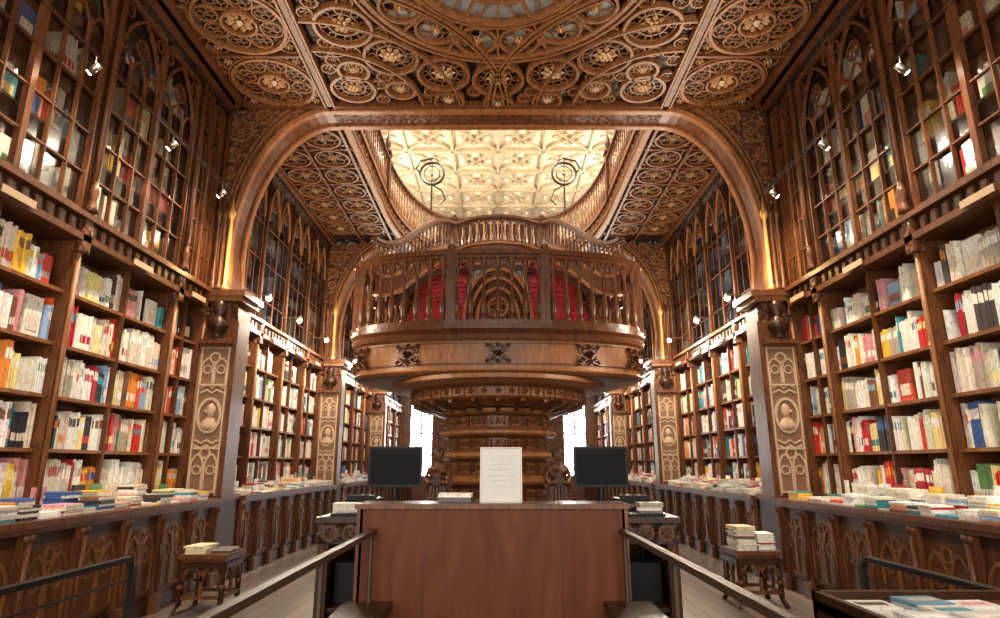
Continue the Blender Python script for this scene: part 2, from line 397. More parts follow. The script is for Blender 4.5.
while y<7.55:
    x=-3.45+(st/2 if j%2 else 0)
    while x<3.45:
        ok=all((x-a)**2+(y-c)**2>(r+.05)**2 for a,c,r in occ) and math.hypot(x,y-CY)>1.70 and abs(abs(x)-2.3)>.12 and abs(y-2.3)>.1
        if ok:
            ring(bd,PC,NZ,x,y,.088,.009,WT,10,.025); foil(bd,PC,NZ,x,y,.075,3 if j%2 else 4,.005,WT,6,j)
        x+=st
    y+=st*.87; j+=1
for sx in (-1,1):
    for rr in (1.2,1.7,2.3,2.36):
        pts=[PC(sx*2.22-sx*rr*S(t),7.6-rr*C(t)) for t in [PI/2*i/14 for i in range(15)]]
        bd.tube(pts,.013,WT,N=NZ,rh=.06)
bd.build('ceiling')

YW=14.8
path=[(2.27,8.06+i*.43) for i in range(9)]
for i in range(0,13):
    t=PI/2*i/12; path.append((1.1+1.17*C(t),11.5+(YW-11.5)*S(t)))
bd=B()
for sx in (-1,1):
    for (x0,y0),(x1,y1) in zip(path[:-1],path[1:]):
        if y1-y0<1e-4: continue
        for z in (ZC,ZC+.45):
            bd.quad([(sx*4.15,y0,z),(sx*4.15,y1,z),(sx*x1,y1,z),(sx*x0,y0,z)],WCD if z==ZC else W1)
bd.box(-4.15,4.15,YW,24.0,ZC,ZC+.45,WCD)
for sx in (-1,1):
    for x in (2.34,3.0,3.6): bd.tube([PC(sx*x,8.2),PC(sx*x,12.9)],.022,W1,N=NZ,rh=.05)
    y=8.5
    while y<12.8:
        for xx in (2.67,3.3):
            ring(bd,PC,NZ,sx*xx,y,.27,.015,WT,20,.04); foil(bd,PC,NZ,sx*xx,y,.25,6,.008,WT,9); rosette(bd,PC,NZ,sx*xx,y,.08,6,ROSE,STONE,.05)
            for dx,dy in ((-.3,-.3),(.3,-.3),(-.3,.3),(.3,.3)): ring(bd,PC,NZ,sx*xx+dx,y+dy,.09,.009,WT,9)
        bd.tube([PC(sx*2.3,y-.31),PC(sx*3.65,y-.31)],.015,W1,N=NZ,rh=.04)
        y+=.62
    for y in (13.7,14.6,15.5,16.4,17.3):
        ring(bd,PC,NZ,sx*2.9,y,.4,.03,WT,20,.04); foil(bd,PC,NZ,sx*2.9,y,.36,6,.016,WT,9)
bd.build('ceiling_gallery')

bd=B(); ZU=11.0
bd.box(-4.3,4.3,6.0,24.3,ZU,ZU+.2,CREAM)
PU=lambda a,b,off=0:(a,b,ZU-.04-off)
cw=1.433
for i in range(7):
    x=-4.3+i*cw; bd.tube([PU(x,6),PU(x,24)],.045,CREAM2,N=NZ,rh=.10)
for j in range(13):
    y=6.2+j*cw; bd.tube([PU(-4.3,y),PU(4.3,y)],.045,CREAM2,N=NZ,rh=.10)
for i in range(6):
    for j in range(12):
        x=-4.3+(i+.5)*cw; y=6.2+(j+.5)*cw; h=cw/2
        for sa in (-1,1):
            bd.tube([PU(x-h,y-sa*h),PU(x+h,y+sa*h)],.028,CREAM2,N=NZ,rh=.08)
        bd.tube([PU(x-h*.55,y),PU(x,y+h*.55),PU(x+h*.55,y),PU(x,y-h*.55)],.022,CREAM2,True,N=NZ,rh=.07)
        for dx,dy in ((0,0),(h,h)):
            rosette(bd,PU,NZ,x+dx,y+dy,.14,6,STONE,STONE,.12)
        for dx,dy in ((.38,0),(-.38,0),(0,.38),(0,-.38)):
            k=len(bd.v); q=.13
            bd.v+=[PU(x+dx-q,y+dy,0),PU(x+dx,y+dy-q,0),PU(x+dx+q,y+dy,0),PU(x+dx,y+dy+q,0),PU(x+dx,y+dy,.12)]
            for aa in range(4): bd.face((k+aa,k+(aa+1)%4,k+4),CREAM)
bd.build('ceiling_upper')

# ---------------------------------------------------------------- archways
def archway(ya,yb,full):
    bd=B(); inner=[(3.3,0),(3.3,3.3),(3.42,3.42),(3.50,4.05)]
    for i in range(1,17):
        t=PI/2*i/16; inner.append((2.3+1.2*C(t),4.05+2.05*S(t)))
    for s in (-1,1):
        for (x0,z0),(x1,z1) in zip(inner[:-1],inner[1:]):
            for y in (ya,yb):
                bd.quad([(s*x0,y,z0),(s*x1,y,z1),(s*4.12,y,z1),(s*4.12,y,z0)],WC)
            bd.quad([(s*x0,ya,z0),(s*x0,yb,z0),(s*x1,yb,z1),(s*x1,ya,z1)],W1)
        for off,r,mt in ((0,.032,W3),(.10,.018,WT),(.16,.012,WT)):
            for y in (ya,yb):
                pts=[(s*(x+off*.8),y,z+off*(1 if z>4.3 else 0)*((z-4.05)/2.05)) for x,z in inner[3:] if z+off*((z-4.05)/2.05)<6.19]
                pts=[(s*(3.47+off*.8),y,3.5)]+pts
                bd.tube(pts,r,mt,N=(0,1,0),rh=.045)
        P=lambda a,b,off=0:(s*a,ya-.01-off,b)
        for (a,c,r) in ((3.52,5.78,.16),(3.22,6.0,.11),(3.6,5.42,.1),(2.98,6.1,.06),(3.62,5.15,.08)):
            ring(bd,P,(0,1,0),a,c,r,.013,WT,16); foil(bd,P,(0,1,0),a,c,r*.9,4,.008,WT,8)
        a0,a1=3.33,3.66
        bd.box(s*3.27,s*3.75,ya-.06,yb+.06,0,.98,W2); bd.box(s*3.24,s*3.75,ya-.08,yb+.08,.94,1.0,W1)
        bd.box(s*3.26,s*3.75,ya-.05,ya,1.0,3.1,W1)
        bd.box(s*a0,s*a1,ya-.058,ya-.05,1.05,2.74,PLATE)
        am=(a0+a1)/2
        P=lambda a,b,off=0:(s*a,ya-.065-off,b)
        NY=(0,1,0)
        for zz,hh in ((1.06,.46),(2.32,.34)):
            for kk in range(2):
                b0=a0+(a1-a0)*kk/2+.01; b1=a0+(a1-a0)*(kk+1)/2-.01
                bd.tube([P(b0,zz)]+parch(P,b0,b1,zz+hh*.6,hh*.3,4)+[P(b1,zz)],.011,STONE,N=NY)
                ring(bd,P,NY,(b0+b1)/2,zz+hh*.5,.05,.008,STONE,10)
            ring(bd,P,NY,am,zz+hh*.93,.06,.012,STONE,12)
        bd.tube([P(am+.135*C(2*PI*i/24),1.93+.2*S(2*PI*i/24)) for i in range(24)],.016,STONE,True,N=NY)
        bd.ball((s*(am-.01),ya-.06,1.99),.07,STONE,.85,.5,1.25); bd.ball((s*(am+.05),ya-.07,1.98),.02,STONE,1,1,1)
        bd.lathe(s*am,ya-.055,1.76,[(.11,0),(.12,.05),(.07,.12),(.035,.15),(.03,.2)],STONE,10,1,.35)
        for (dz) in (1.58,1.64,2.2,2.26):
            bd.tube([P(a0+.02,dz),P(am-.06,dz+.04*(1 if dz>2 else -1)),P(am,dz),P(am+.06,dz+.04*(1 if dz>2 else -1)),P(a1-.02,dz)],.010,STONE,N=NY)
        for a in (a0-.0,a1+.0): bd.box(s*(a-.010),s*(a+.010),ya-.08,ya-.05,1.0,2.75,STONE)
        for z in (1.04,1.54,2.30,2.76): bd.box(s*(a0-.01),s*(a1+.01),ya-.085,ya-.05,z-.012,z+.012,STONE)
        bd.box(s*(a0-.04),s*(a1+.04),ya-.16,ya-.02,2.80,2.86,W1); bd.box(s*(a0),s*(a1),ya-.10,ya-.02,2.76,2.80,W1)
        bd.lathe(s*am,ya-.12,2.86,[(.08,0),(.05,.05),(.06,.08),(.13,.14),(.14,.2),(.06,.27),(.045,.3),(.075,.36),(.08,.42),(.055,.48),(.01,.51)],W2,10,1,.7)
        bd.box(s*3.2,s*3.75,ya-.12,yb+.12,3.42,3.5,W1); bd.box(s*3.24,s*3.75,ya-.09,yb+.09,3.36,3.42,W3)
        for q in range(3):
            bd.lathe(s*(3.49+q*.08),ya-.06,3.5,[(.045,0),(.045,.05),(.026,.08),(.024,.95),(.045,1.0),(.055,1.06),(.02,1.12),(.0,1.3)],GOLD if q==0 else W1,8)  # inner shaft coloured gold to imitate warm light on the jamb
    if full:
        bd.box(-2.3,2.3,ya,yb,6.10,6.2,WC)
        for y in (ya,yb): bd.tube([(-2.32,y,6.10),(2.32,y,6.10)],.032,W3,N=(0,1,0),rh=.045)
        P=lambda a,b,off=0:(a,ya-.01-off,b)
        for i in range(31):
            rosette(bd,P,(0,1,0),-2.25+.15*i,6.155,.04,6,W3,WT,.02)
    bd.build('archway')
archway(7.66,8.06,True); archway(13.0,13.4,False); archway(18.2,18.6,True)

# ---------------------------------------------------------------- balusters
BP=[(.032,0),(.032,.04),(.018,.07),(.03,.14),(.036,.24),(.026,.36),(.014,.5),(.012,.62),(.024,.68),(.014,.72),(.02,.85),(.03,.96),(.03,1.0)]
def baluster(bd,x,y,z,h,mat,sc=1.0,seg=8): bd.lathe(x,y,z,[(r*sc,t*h) for r,t in BP],mat,seg)
def resample(pts,step):
    out=[Vector(pts[0])]; pts=[Vector(p) for p in pts]; tot=sum((b-a).length for a,b in zip(pts,pts[1:])); n=max(1,round(tot/step)); d=tot/n
    acc=0; tgt=d
    for a,b in zip(pts,pts[1:]):
        l=(b-a).length
        while tgt<=acc+l+1e-6 and len(out)<=n:
            out.append(a+(b-a)*((tgt-acc)/l)); tgt+=d
        acc+=l
    return out
def balustrade(bd,pts,h,step,mat,sc=1,rail=.05,arches=True,seg=8,railmat=None,low=.05,ad=.13):
    railmat=railmat or mat
    P=resample(pts,step)
    for p in P: baluster(bd,p.x,p.y,p.z+low,h-low-rail,mat,sc,seg)
    up=lambda dz:[(p.x,p.y,p.z+dz) for p in P]
    bd.tube(up(h),rail*1.25,railmat,rh=rail*.6); bd.tube(up(h-rail*1.1),rail*.7,railmat,rh=rail*.4)
    bd.tube(up(low*.5),rail*.9,railmat,rh=low*.5)
    if arches:
        for a,b in zip(P,P[1:]):
            zt=h-rail*1.4
            L=lambda f,dz:(a.x*(1-f)+b.x*f,a.y*(1-f)+b.y*f,a.z*(1-f)+b.z*f+zt-dz)
            bd.tube([L(0,ad),L(.12,ad*.6),L(.3,ad*.22),L(.5,0),L(.7,ad*.22),L(.88,ad*.6),L(1,ad)],.012*sc,mat)
def newel(bd,x,y,z,h,mat,w=.09,fin=1.0):
    bd.box(x-w,x+w,y-w,y+w,z,z+h,mat); bd.box(x-w*1.25,x+w*1.25,y-w*1.25,y+w*1.25,z,z+.1,mat)
    bd.box(x-w*1.3,x+w*1.3,y-w*1.3,y+w*1.3,z+h,z+h+.05,mat)
    if fin: bd.lathe(x,y,z+h+.05,[(w*.8,0),(w*.5,.04*fin),(w*.9,.1*fin),(w*.95,.16*fin),(w*.5,.24*fin),(w*.2,.3*fin),(.005,.38*fin)],mat,10)

bd=B(); gp=[(-x,y,6.65) for x,y in path]+[(x,y,6.65) for x,y in path[::-1]]
balustrade(bd,gp,.80,.18,W3,.95,.045,True,6,W1)
full2=[(-x,y) for x,y in path]+[(x,y) for x,y in path[::-1]]
for (x0,y0),(x1,y1) in zip(full2[:-1],full2[1:]):
    bd.quad([(x0,y0,ZC-.02),(x1,y1,ZC-.02),(x1,y1,6.66),(x0,y0,6.66)],W1)
for z,r in ((ZC,.04),(ZC+.14,.02),(6.6,.04)): bd.tube([(x*.99,y,z) for x,y in full2],r,W3,rh=r*.9)
rs=resample([(x,y,0) for x,y in full2],.3)
for p,q in zip(rs,rs[1:]):
    m=(p+q)/2; t=(q-p).normalized()
    inn=Vector((-t.y,t.x,0))
    if inn.dot(Vector((0,11,0))-m)<0: inn=-inn
    Pf=lambda a,b_,off=0:tuple(m+t*a+inn*(.015+off)+Vector((0,0,b_)))
    ring(bd,Pf,tuple(inn),0,6.43,.11,.014,W3,12); foil(bd,Pf,tuple(inn),0,6.43,.1,4,.009,W3,7)
for s in (-1,1):
    for (x,y,f) in ((2.27,8.3,1),(2.27,11.6,1.3)): newel(bd,s*x,y,6.6,.95,W1,.07,f)
bd.build('gallery_balustrade')

# ---------------------------------------------------------------- grand staircase
bd=B()
plan=[]
for i in range(41):
    t=-PI/2+PI*i/40; plan.append((2.27*S(t),9.75-.93*max(0,C(t))**.9))
plan=[(-1.75,12.0),(-1.98,11.3),(-2.17,10.6),(-2.25,10.1)]+plan+[(2.25,10.1),(2.17,10.6),(1.98,11.3),(1.75,12.0)]
prof=[(-.35,2.58),(-.12,2.60),(-.04,2.62),(-.01,2.66),(-.05,2.69),(-.05,2.73),(-.03,3.10),(.03,3.13),(.05,3.19),(.02,3.22),(.07,3.27),(.07,3.33),(-.25,3.33)]
def offs(pl,o):
    out=[]
    for i,(x,y) in enumerate(pl):
        a=pl[max(0,i-1)]; c=pl[min(len(pl)-1,i+1)]; tx,ty=c[0]-a[0],c[1]-a[1]; l=math.hypot(tx,ty)
        out.append((x+ty/l*o,y-tx/l*o))
    return out
rows=[offs(plan,o) for o,z in prof]; k=len(bd.v); n=len(plan)
for (o,z),rw in zip(prof,rows): bd.v+=[(x,y,z) for x,y in rw]
for i in range(len(prof)-1):
    for j in range(n-1): bd.face((k+i*n+j,k+i*n+j+1,k+(i+1)*n+j+1,k+(i+1)*n+j),W1 if i in(0,1,2,7,8,9,10) else W3,False)
bd.quad([(x,y,2.59) for x,y in rows[0]],W1); bd.quad([(x,y,3.31) for x,y in rows[-1]],RED)
for z in (2.77,3.07): bd.tube([(x,y,z) for x,y in offs(plan,.0-.03)],.010,W1)
for xx in (-1.3,0,1.3,-2.1,2.1):
    jj=min(range(n),key=lambda q:abs(plan[q][0]-xx)+(5 if plan[q][1]>9.9 else 0)); px,py=offs(plan,-.035)[jj]
    a=plan[max(0,jj-1)]; c=plan[min(n-1,jj+1)]; t=Vector((c[0]-a[0],c[1]-a[1],0)).normalized(); nn=Vector((t.y,-t.x,0))
    Pf=lambda a_,b_,off=0:tuple(Vector((px,py,2.92))+t*a_*1.15+nn*(off+.01)+Vector((0,0,b_*1.2)))
    for sa in (-1,1):
        for sb in (-1,1):
            vol=[Pf(sa*(.03+.085*q/9+.045*S(q*.75)),sb*(.02+.075*q/9+.03*C(q*.75)),.022) for q in range(10)]
            bd.tube(vol,.010,W1)
            rosette(bd,Pf,tuple(nn),sa*.13,sb*.10,.04,5,W1,W2,.045); rosette(bd,Pf,tuple(nn),sa*.07,sb*.055,.035,5,W1,W2,.05)
            ring(bd,Pf,tuple(nn),sa*.10,sb*.045,.03,.008,W1,9)
    for sa in (-1,1): rosette(bd,Pf,tuple(nn),sa*.03,0,.045,5,W1,W2,.05); rosette(bd,Pf,tuple(nn),0,sa*.10,.04,5,W1,W2,.05)
    rosette(bd,Pf,tuple(nn),0,0,.05,6,W1,W2,.07)
rp=[(x,y,3.33) for x,y in offs(plan,-.02)]
balustrade(bd,rp,1.12,.205,W1,1.45,.06,True,8,W1,.08,.26)
for xx in (-.68,.68,-2.23,2.23):
    jj=min(range(n),key=lambda q:abs(rp[q][0]-xx)+(5 if rp[q][1]>9.9 else 0)); newel(bd,rp[jj][0],rp[jj][1],3.3,1.14 if abs(xx)<1 else 1.10,W1,.07,.5)
pr=[(1.0,0),(1.0,.25),(.93,.3)]
TI=((.84,.3,.78),(.82,.78,1.18),(.82,1.18,1.55),(.83,1.55,1.88),(.88,1.88,2.2))
for r,z0,z1 in TI:
    h=z1-z0
    pr+=[(r-.06,z0),(r-.05,z0+h*.10),(r-.04,z0+h*.60),(r+.04,z0+h*.66),(r+.09,z0+h*.72),(r+.12,z0+h*.8),(r+.12,z0+h*.93),(r+.02,z0+h*.95),(r-.06,z0+h)]
pr+=[(1.05,2.2),(1.15,2.24),(1.2,2.26),(1.38,2.28),(1.45,2.31),(1.40,2.33),(1.40,2.45),(1.6,2.48),(1.75,2.54),(1.75,2.6)]
bd.lathe(0,10.35,0,pr,W3,64,sm=False)
for r,z0,z1 in TI:
    h=z1-z0; zc=z0+h*.35; rr=r-.03
    for q in range(18):
        A=2*PI*(q+.5)/18; cx,cy=rr*C(A),10.35+rr*S(A); t=Vector((-S(A),C(A),0)); nn=Vector((C(A),S(A),0))
        if cy>10.4: continue
        Pf=lambda a_,b_,off=0:tuple(Vector((cx,cy,zc))+t*a_+nn*(off-.0)+Vector((0,0,b_)))
        hw=.125; hh=h*.22
        bd.tube([Pf(-hw,-hh),Pf(hw,-hh),Pf(hw,hh),Pf(-hw,hh)],.010,W1,True,N=tuple(nn),rh=.015)
        rosette(bd,Pf,tuple(nn),0,0,.055,6,WT,W1,.04)
        for sg in (-1,1):
            bd.tube([Pf(sg*(.06+.04*C(w_*.9)*(1-w_/9)),.045*S(w_*.9)*(1-w_/9),.015) for w_ in range(8)],.008,W1)
            rosette(bd,Pf,tuple(nn),sg*.095,.03,.03,4,WT,W1,.03); rosette(bd,Pf,tuple(nn),sg*.095,-.03,.03,4,WT,W1,.03)
for q in range(44):
    A=2*PI*q/44; d=Vector((C(A),S(A),0)); t=Vector((-S(A),C(A),0)); o=Vector((0,10.35,0))+d*1.41
    Pf=lambda a_,b_,off=0:tuple(o+t*a_+d*off+Vector((0,0,b_)))
    rosette(bd,Pf,tuple(d),0,2.39,.055,5,WT,W1,.04); bd.tube([Pf(-.1,2.33,.01),Pf(-.1,2.45,.01)],.009,W1,N=tuple(d))
for A in [PI+PI*q/12 for q in range(13)]:
    d=Vector((C(A),S(A),0)); c0=Vector((0,10.35,0))
    pts=[c0+d*1.0+Vector((0,0,2.16)),c0+d*1.2+Vector((0,0,2.2)),c0+d*1.40+Vector((0,0,2.27))]
    bd.tube(pts,.03,W1)
NS=18; YS,YL=10.7,3.8
for s in (-1,1):
    for i in range(NS):
        f0=i/NS; f1=(i+1)/NS; y0=YS+YL*f0; y1=YS+YL*f1; z0=3.33+3.0*f0; z1=3.33+3.0*f1
        xo=1.85-.15*f0; xi=.62
        bd.box(s*xi,s*xo,y0,y1+.02,z0-.15,z1,W2)
        bd.box(s*(xi+.06),s*(xo-.08),y0-.012,y1+.02,z0,z1+.012,RED)
        bd.tube([(s*(xi+.05),y0-.014,z1),(s*(xo-.07),y0-.014,z1)],.008,WC)
    for xx in (.58,1.9):
        pts=[(s*(xx-(.15*f if xx>1 else 0)),YS+YL*f,3.33+3.0*f) for f in [i/12 for i in range(11)]]
        bd.tube([(a,c,e+.0) for a,c,e in pts],.04,W1,rh=.2)
    bd.quad([(s*.6,YS,3.0),(s*1.9,YS,3.0),(s*1.75,YS+YL,6.0),(s*.6,YS+YL,6.0)],W1)
cr_=[]
for i in range(15):
    t=i/14; e=.5-.5*C(PI*t)
    cr_.append((-2.16+1.16*(t**1.15),10.2+3.1*t,4.36+1.50*e))
crest=cr_+[(-.5,13.05,5.92),(0,12.98,5.94),(.5,13.05,5.92)]+[(-x,y,z) for x,y,z in cr_[::-1]]
bd.tube(crest,.06,W1,rh=.15); bd.tube([(x,y,z+.18) for x,y,z in crest],.085,W3,rh=.025); bd.tube([(x,y,z-.16) for x,y,z in crest],.08,W3,rh=.025)
bd.tube([(x,y,z-.35) for x,y,z in crest],.04,W2,rh=.06)
balustrade(bd,[(x,y,z+.2) for x,y,z in crest],.62,.18,W1,1.0,.05,True,6,W1)
for s in (-1,1): newel(bd,s*1.0,13.3,5.74,1.05,W1,.07,.35)
P=lambda a,b_,off=0:(a,11.0-off,b_)
bd.box(-.64,.64,11.05,11.12,3.33,4.1,WC)
bd.quad([P(-.62,3.9,-.06)]+[P(.62*C(PI-PI*i/14),3.9+.98*S(PI*i/14),-.06) for i in range(15)]+[P(.62,3.9,-.06)],WC)
for k_,hh in ((.62,.98),(.5,.80),(.38,.60)):
    pts=[P(k_*C(PI-PI*i/14),3.9+hh*S(PI*i/14)) for i in range(15)]
    bd.tube([P(-k_,3.33)]+pts+[P(k_,3.33)],.028,W3,N=(0,1,0),rh=.05)
ring(bd,P,(0,1,0),0,4.15,.18,.02,W3,16); foil(bd,P,(0,1,0),0,4.15,.17,4,.012,W3,10)
bd.build('grand_staircase')

# carved newel figures: robed statue on plinth
for s in (-1,1):
    b=B(); x,y=s*.82,8.75
    b.box(x-.16,x+.16,y-.16,y+.16,0,.12,W2); b.box(x-.13,x+.13,y-.13,y+.13,.12,.72,WC); b.box(x-.16,x+.16,y-.16,y+.16,.72,.8,W1)
    b.lathe(x,y,.8,[(.13,0),(.135,.05),(.115,.14),(.095,.28),(.10,.36),(.13,.44),(.135,.50),(.10,.55),(.045,.575),(.04,.60)],WC,14,1,.75)
    b.ball((x,y-.01,1.47),.068,W1,.9,1,1.2,12,8)
    b.lathe(x,y+.015,1.46,[(.078,0),(.085,.05),(.07,.09),(.02,.12)],W2,10)
    b.ball((x,y-.08,1.465),.012,W1); b.tube([(x-.02,y-.07,1.43),(x+.02,y-.07,1.43)],.005,W2)
    for q in (-1,1):
        b.ball((x+q*.024,y-.068,1.485),.008,W2)
        b.tube([(x+q*.12,y,1.30),(x+q*.155,y-.05,1.17),(x+q*.12,y-.12,1.10),(x+q*.03,y-.14,1.14)],.032,W1,n=8,sm=True)
        b.tube([(x+q*.10,y+.06,1.33),(x+q*.17,y+.08,1.2),(x+q*.15,y+.06,.95),(x+q*.11,y+.04,.82)],.03,WC,n=6)
    for q in range(9):
        A=PI+PI*q/8; b.tube([(x+.10*C(A),y+.075*S(A),1.14),(x+.12*C(A),y+.09*S(A),.95),(x+.137*C(A),y+.105*S(A),.81)],.010,W1)
    b.box(x-.05,x+.05,y-.165,y-.14,1.08,1.20,W2)
    b.build('carved_newel_figure')

for s in (-1,1):
    b=B(); x,y=s*1.66,14.3; z=8.45
    P=lambda a,c,off=0:(x+a,y-off,z+c)
    b.tube([(x,y,7.4),(x,y,z-.3)],.022,IRON,n=6); b.tube(circ(P,0,0,0,.3,28),.03,IRON,True,6,(0,1,0)); b.tube(circ(P,0,0,0,.2,22),.014,IRON,True,6,(0,1,0))
    b.tube([P(0,-.3),P(-s*.25,-.45),P(-s*.35,-.7),P(-s*.2,-.85)],.02,IRON,n=6)
    b.tube([P(s*.3,0),P(s*.4,.15),P(s*.3,.35),P(0,.42),P(-s*.15,.36)],.018,IRON); b.ball((x,y,z),.06,CHROME); b.tube([P(0,-.3),P(0,.3)],.01,IRON)
    b.build('iron_ring_lamp')

# ---------------------------------------------------------------- reception desk
b=B()
b.box(-.885,.815,4.1,4.14,0,1.08,WD); b.box(-.885,-.85,4.1,4.8,0,1.08,WD); b.box(.78,.815,4.1,4.8,0,1.08,WD)
b.box(-.90,.83,4.08,4.45,1.08,1.11,W1); b.box(-.85,.78,4.4,4.8,.78,.82,W1)
b.box(-.87,.80,4.09,4.1,0,.08,W2)
for x in (-.46,.40): b.box(x-.002,x+.002,4.098,4.1,.08,1.08,W2)
for x in (-.885,.795): b.box(x,x+.02,4.092,4.1,0,1.08,W1)
b.build('reception_desk')
b=B(); b.box(-.11,.15,4.25,4.256,1.11,1.455,WHITE); b.box(-.11,.15,4.2,4.32,1.11,1.116,WHITE)
for q,wd in enumerate((.08,.05,.09,.09,.07,.04)): b.box(.02-wd,.02+wd,4.2485,4.25,1.385-q*.035,1.389-q*.035,PRINT)
b.tube([(-.115,4.25,1.11),(-.115,4.25,1.46),(.155,4.25,1.46),(.155,4.25,1.11)],.004,CHROME); b.build('sign_stand')
def pile(name,x,y,z,n,w=.17,d=.24,cols=None):
    b=B()
    for i in range(n):
        h=R.uniform(.015,.035); c=pick() if not cols else R.choice(cols); an=R.uniform(-.15,.15)
        b.obox(x,y,z,z+.003,w,d,an,BOOK,c); b.obox(x,y,z+.003,z+h-.003,w*.96,d*.96,an,BOOK,(.62,.57,.48) if i%2 else c); b.obox(x,y,z+h-.003,z+h,w,d,an,BOOK,c); z+=h
    b.build(name); return z
pile('book_stack',-.28,4.3,1.112,2,.22,.16); pile('book_stack',-.52,4.6,.822,5)
DK=[(.03,.02,.02),(.1,.05,.03),(.3,.26,.2),(.05,.05,.06),(.5,.45,.38)]
for s in (-1,1):
    b=B(); xa,xb=s*.86,s*1.34
    b.box(s*.84,s*1.36,4.85,6.05,.93,.97,W2); b.box(xa,xb,4.88,4.91,.78,.93,WCD); b.box(xb-s*.03,xb,4.9,6.0,.0,.93,W2)
    for x in (xa+s*.03,xb-s*.04):
        for y in (4.93,5.98): b.box(x-.04,x+.04,y-.04,y+.04,0,.93,W2); b.lathe(x,y-.045,.1,[(.02,0),(.03,.1),(.015,.4),(.03,.6),(.02,.66)],W1,6)
    b.box(xa,xb,4.95,5.9,.3,.33,W2); b.box(xa,xb,5.95,5.98,0,.93,W2)
    P=lambda a,c,off=0:(s*a,4.875-off,c)
    for q in range(3): ring(b,P,(0,1,0),.95+.15*q,.855,.055,.008,W1,10); foil(b,P,(0,1,0),.95+.15*q,.855,.05,4,.005,W1,7)
    b.box(s*.95,s*1.25,5.1,5.5,.335,.62,BLACK)
    b.build('cashier_table')
    b=B(); x=s*.86; y=5.35; z=1.17; w=.225
    b.box(x-w,x+w,y,y+.035,z,z+.33,BLACK); b.box(x-w+.018,x+w-.018,y-.003,y,z+.022,z+.312,SCREEN); b.box(x-w*.6,x+w*.6,y+.035,y+.06,z+.05,z+.25,BLACK)
    b.tube([(x,y+.05,.98),(x,y+.05,z+.1)],.03,BLACK,n=8); b.lathe(x,y+.03,.972,[(.13,0),(.13,.012),(.04,.03)],BLACK,20)
    b.build('computer_monitor')
    b=B(); kx=s*1.06; b.box(kx-.2,kx+.2,4.9,5.05,.972,.987,BLACK)
    for q in range(12):
        for r in range(4): b.box(kx-.19+q*.032,kx-.165+q*.032,4.907+r*.034,4.935+r*.034,.987,.993,SCREEN)
    b.build('keyboard')
    b=B(); px=s*1.16; b.box(px-.14,px+.14,5.5,5.8,.972,1.07,BLACK); b.box(px-.12,px+.12,5.48,5.55,1.07,1.10,BLACK); b.box(px-.1,px+.1,5.495,5.5,1.0,1.03,CHROME); b.build('receipt_printer')
    pile('book_stack',s*1.22,5.25,.972,3,.2,.16,DK)

# ---------------------------------------------------------------- handrails & curbs
for s in (-1,1):
    b=B(); x=s*.77
    b.tube([(x,4.06,.95),(x,1.0,.95)],.020,BRONZE,rh=.014)
    for y in (4.0,2.9,1.8,1.1): b.tube([(x,y,.552),(x,y,.94)],.014,BRONZE,n=6)
    b.build('handrail')
    b=B(); b.box(s*.66,s*.90,1.0,4.05,0,.5,W1); b.box(s*.64,s*.92,1.0,4.07,.5,.55,W2); b.build('cart_track_curb')
    b=B(); x=s*2.55
    b.tube([(x,4.65,.0),(x,4.65,.66),(x,4.58,.72),(x,1.2,.72)],.03,IRON,rh=.016)
    for y in (3.0,1.3): b.tube([(x,y,0),(x,y,.71)],.016,IRON,n=6)
    b.tube([(x,4.62,.58),(x,1.3,.58)],.008,IRON,n=6)
    b.build('iron_guard_rail')

def stool(x,y):
    b=B(); w=.23
    b.box(x-w,x+w,y-w,y+w,.48,.52,W1); b.box(x-w+.02,x+w-.02,y-w+.02,y+w-.02,.45,.48,W1)
    for sx in (-1,1):
        for sy in (-1,1):
            b.tube([(x+sx*(w),y+sy*(w),0),(x+sx*(w-.035),y+sy*(w-.035),.08),(x+sx*(w-.035),y+sy*(w-.035),.45)],.028,W2,n=6)
            b.lathe(x+sx*(w-.035),y+sy*(w-.035),.2,[(.02,0),(.042,.03),(.02,.06)],W1,8)
    for q in range(4):
        A=q*PI/2; t=Vector((C(A),S(A),0)); nn=Vector((S(A),-C(A),0)); o=Vector((x,y,0))+nn*(w-.03)
        Pf=lambda a_,b_,off=0:tuple(o+t*a_+nn*off+Vector((0,0,b_)))
        for kk in range(2):
            b0=-w+.05+kk*(w-.05); b1=b0+w-.05
            b.tube(parch(Pf,b0,b1,.28,.14,5),.016,W1,N=tuple(nn))
        b.tube([Pf(-w+.03,.14),Pf(w-.03,.14)],.016,W1,N=tuple(nn)); ring(b,Pf,tuple(nn),0,.40,.035,.01,W1,8)
        b.tube([Pf(-w+.03,.42),Pf(w-.03,.42)],.025,W2,N=tuple(nn))
        b.tube([Pf(0,.14),Pf(0,.3)],.014,W1,N=tuple(nn))
    b.build('carved_stool')
stool(-2.80,6.5); stool(2.58,6.75)
TN=[(.7,.67,.6),(.6,.5,.3),(.7,.7,.7),(.1,.07,.05),(.4,.05,.04),(.65,.6,.5)]
pile('book_stack',-2.90,6.45,.522,3,.2,.3,TN); pile('book_stack',-2.68,6.5,.522,2,.18,.26,TN)
pile('book_stack',2.48,6.7,.522,9,.2,.26,TN); pile('book_stack',2.71,6.75,.522,6,.17,.24,TN)

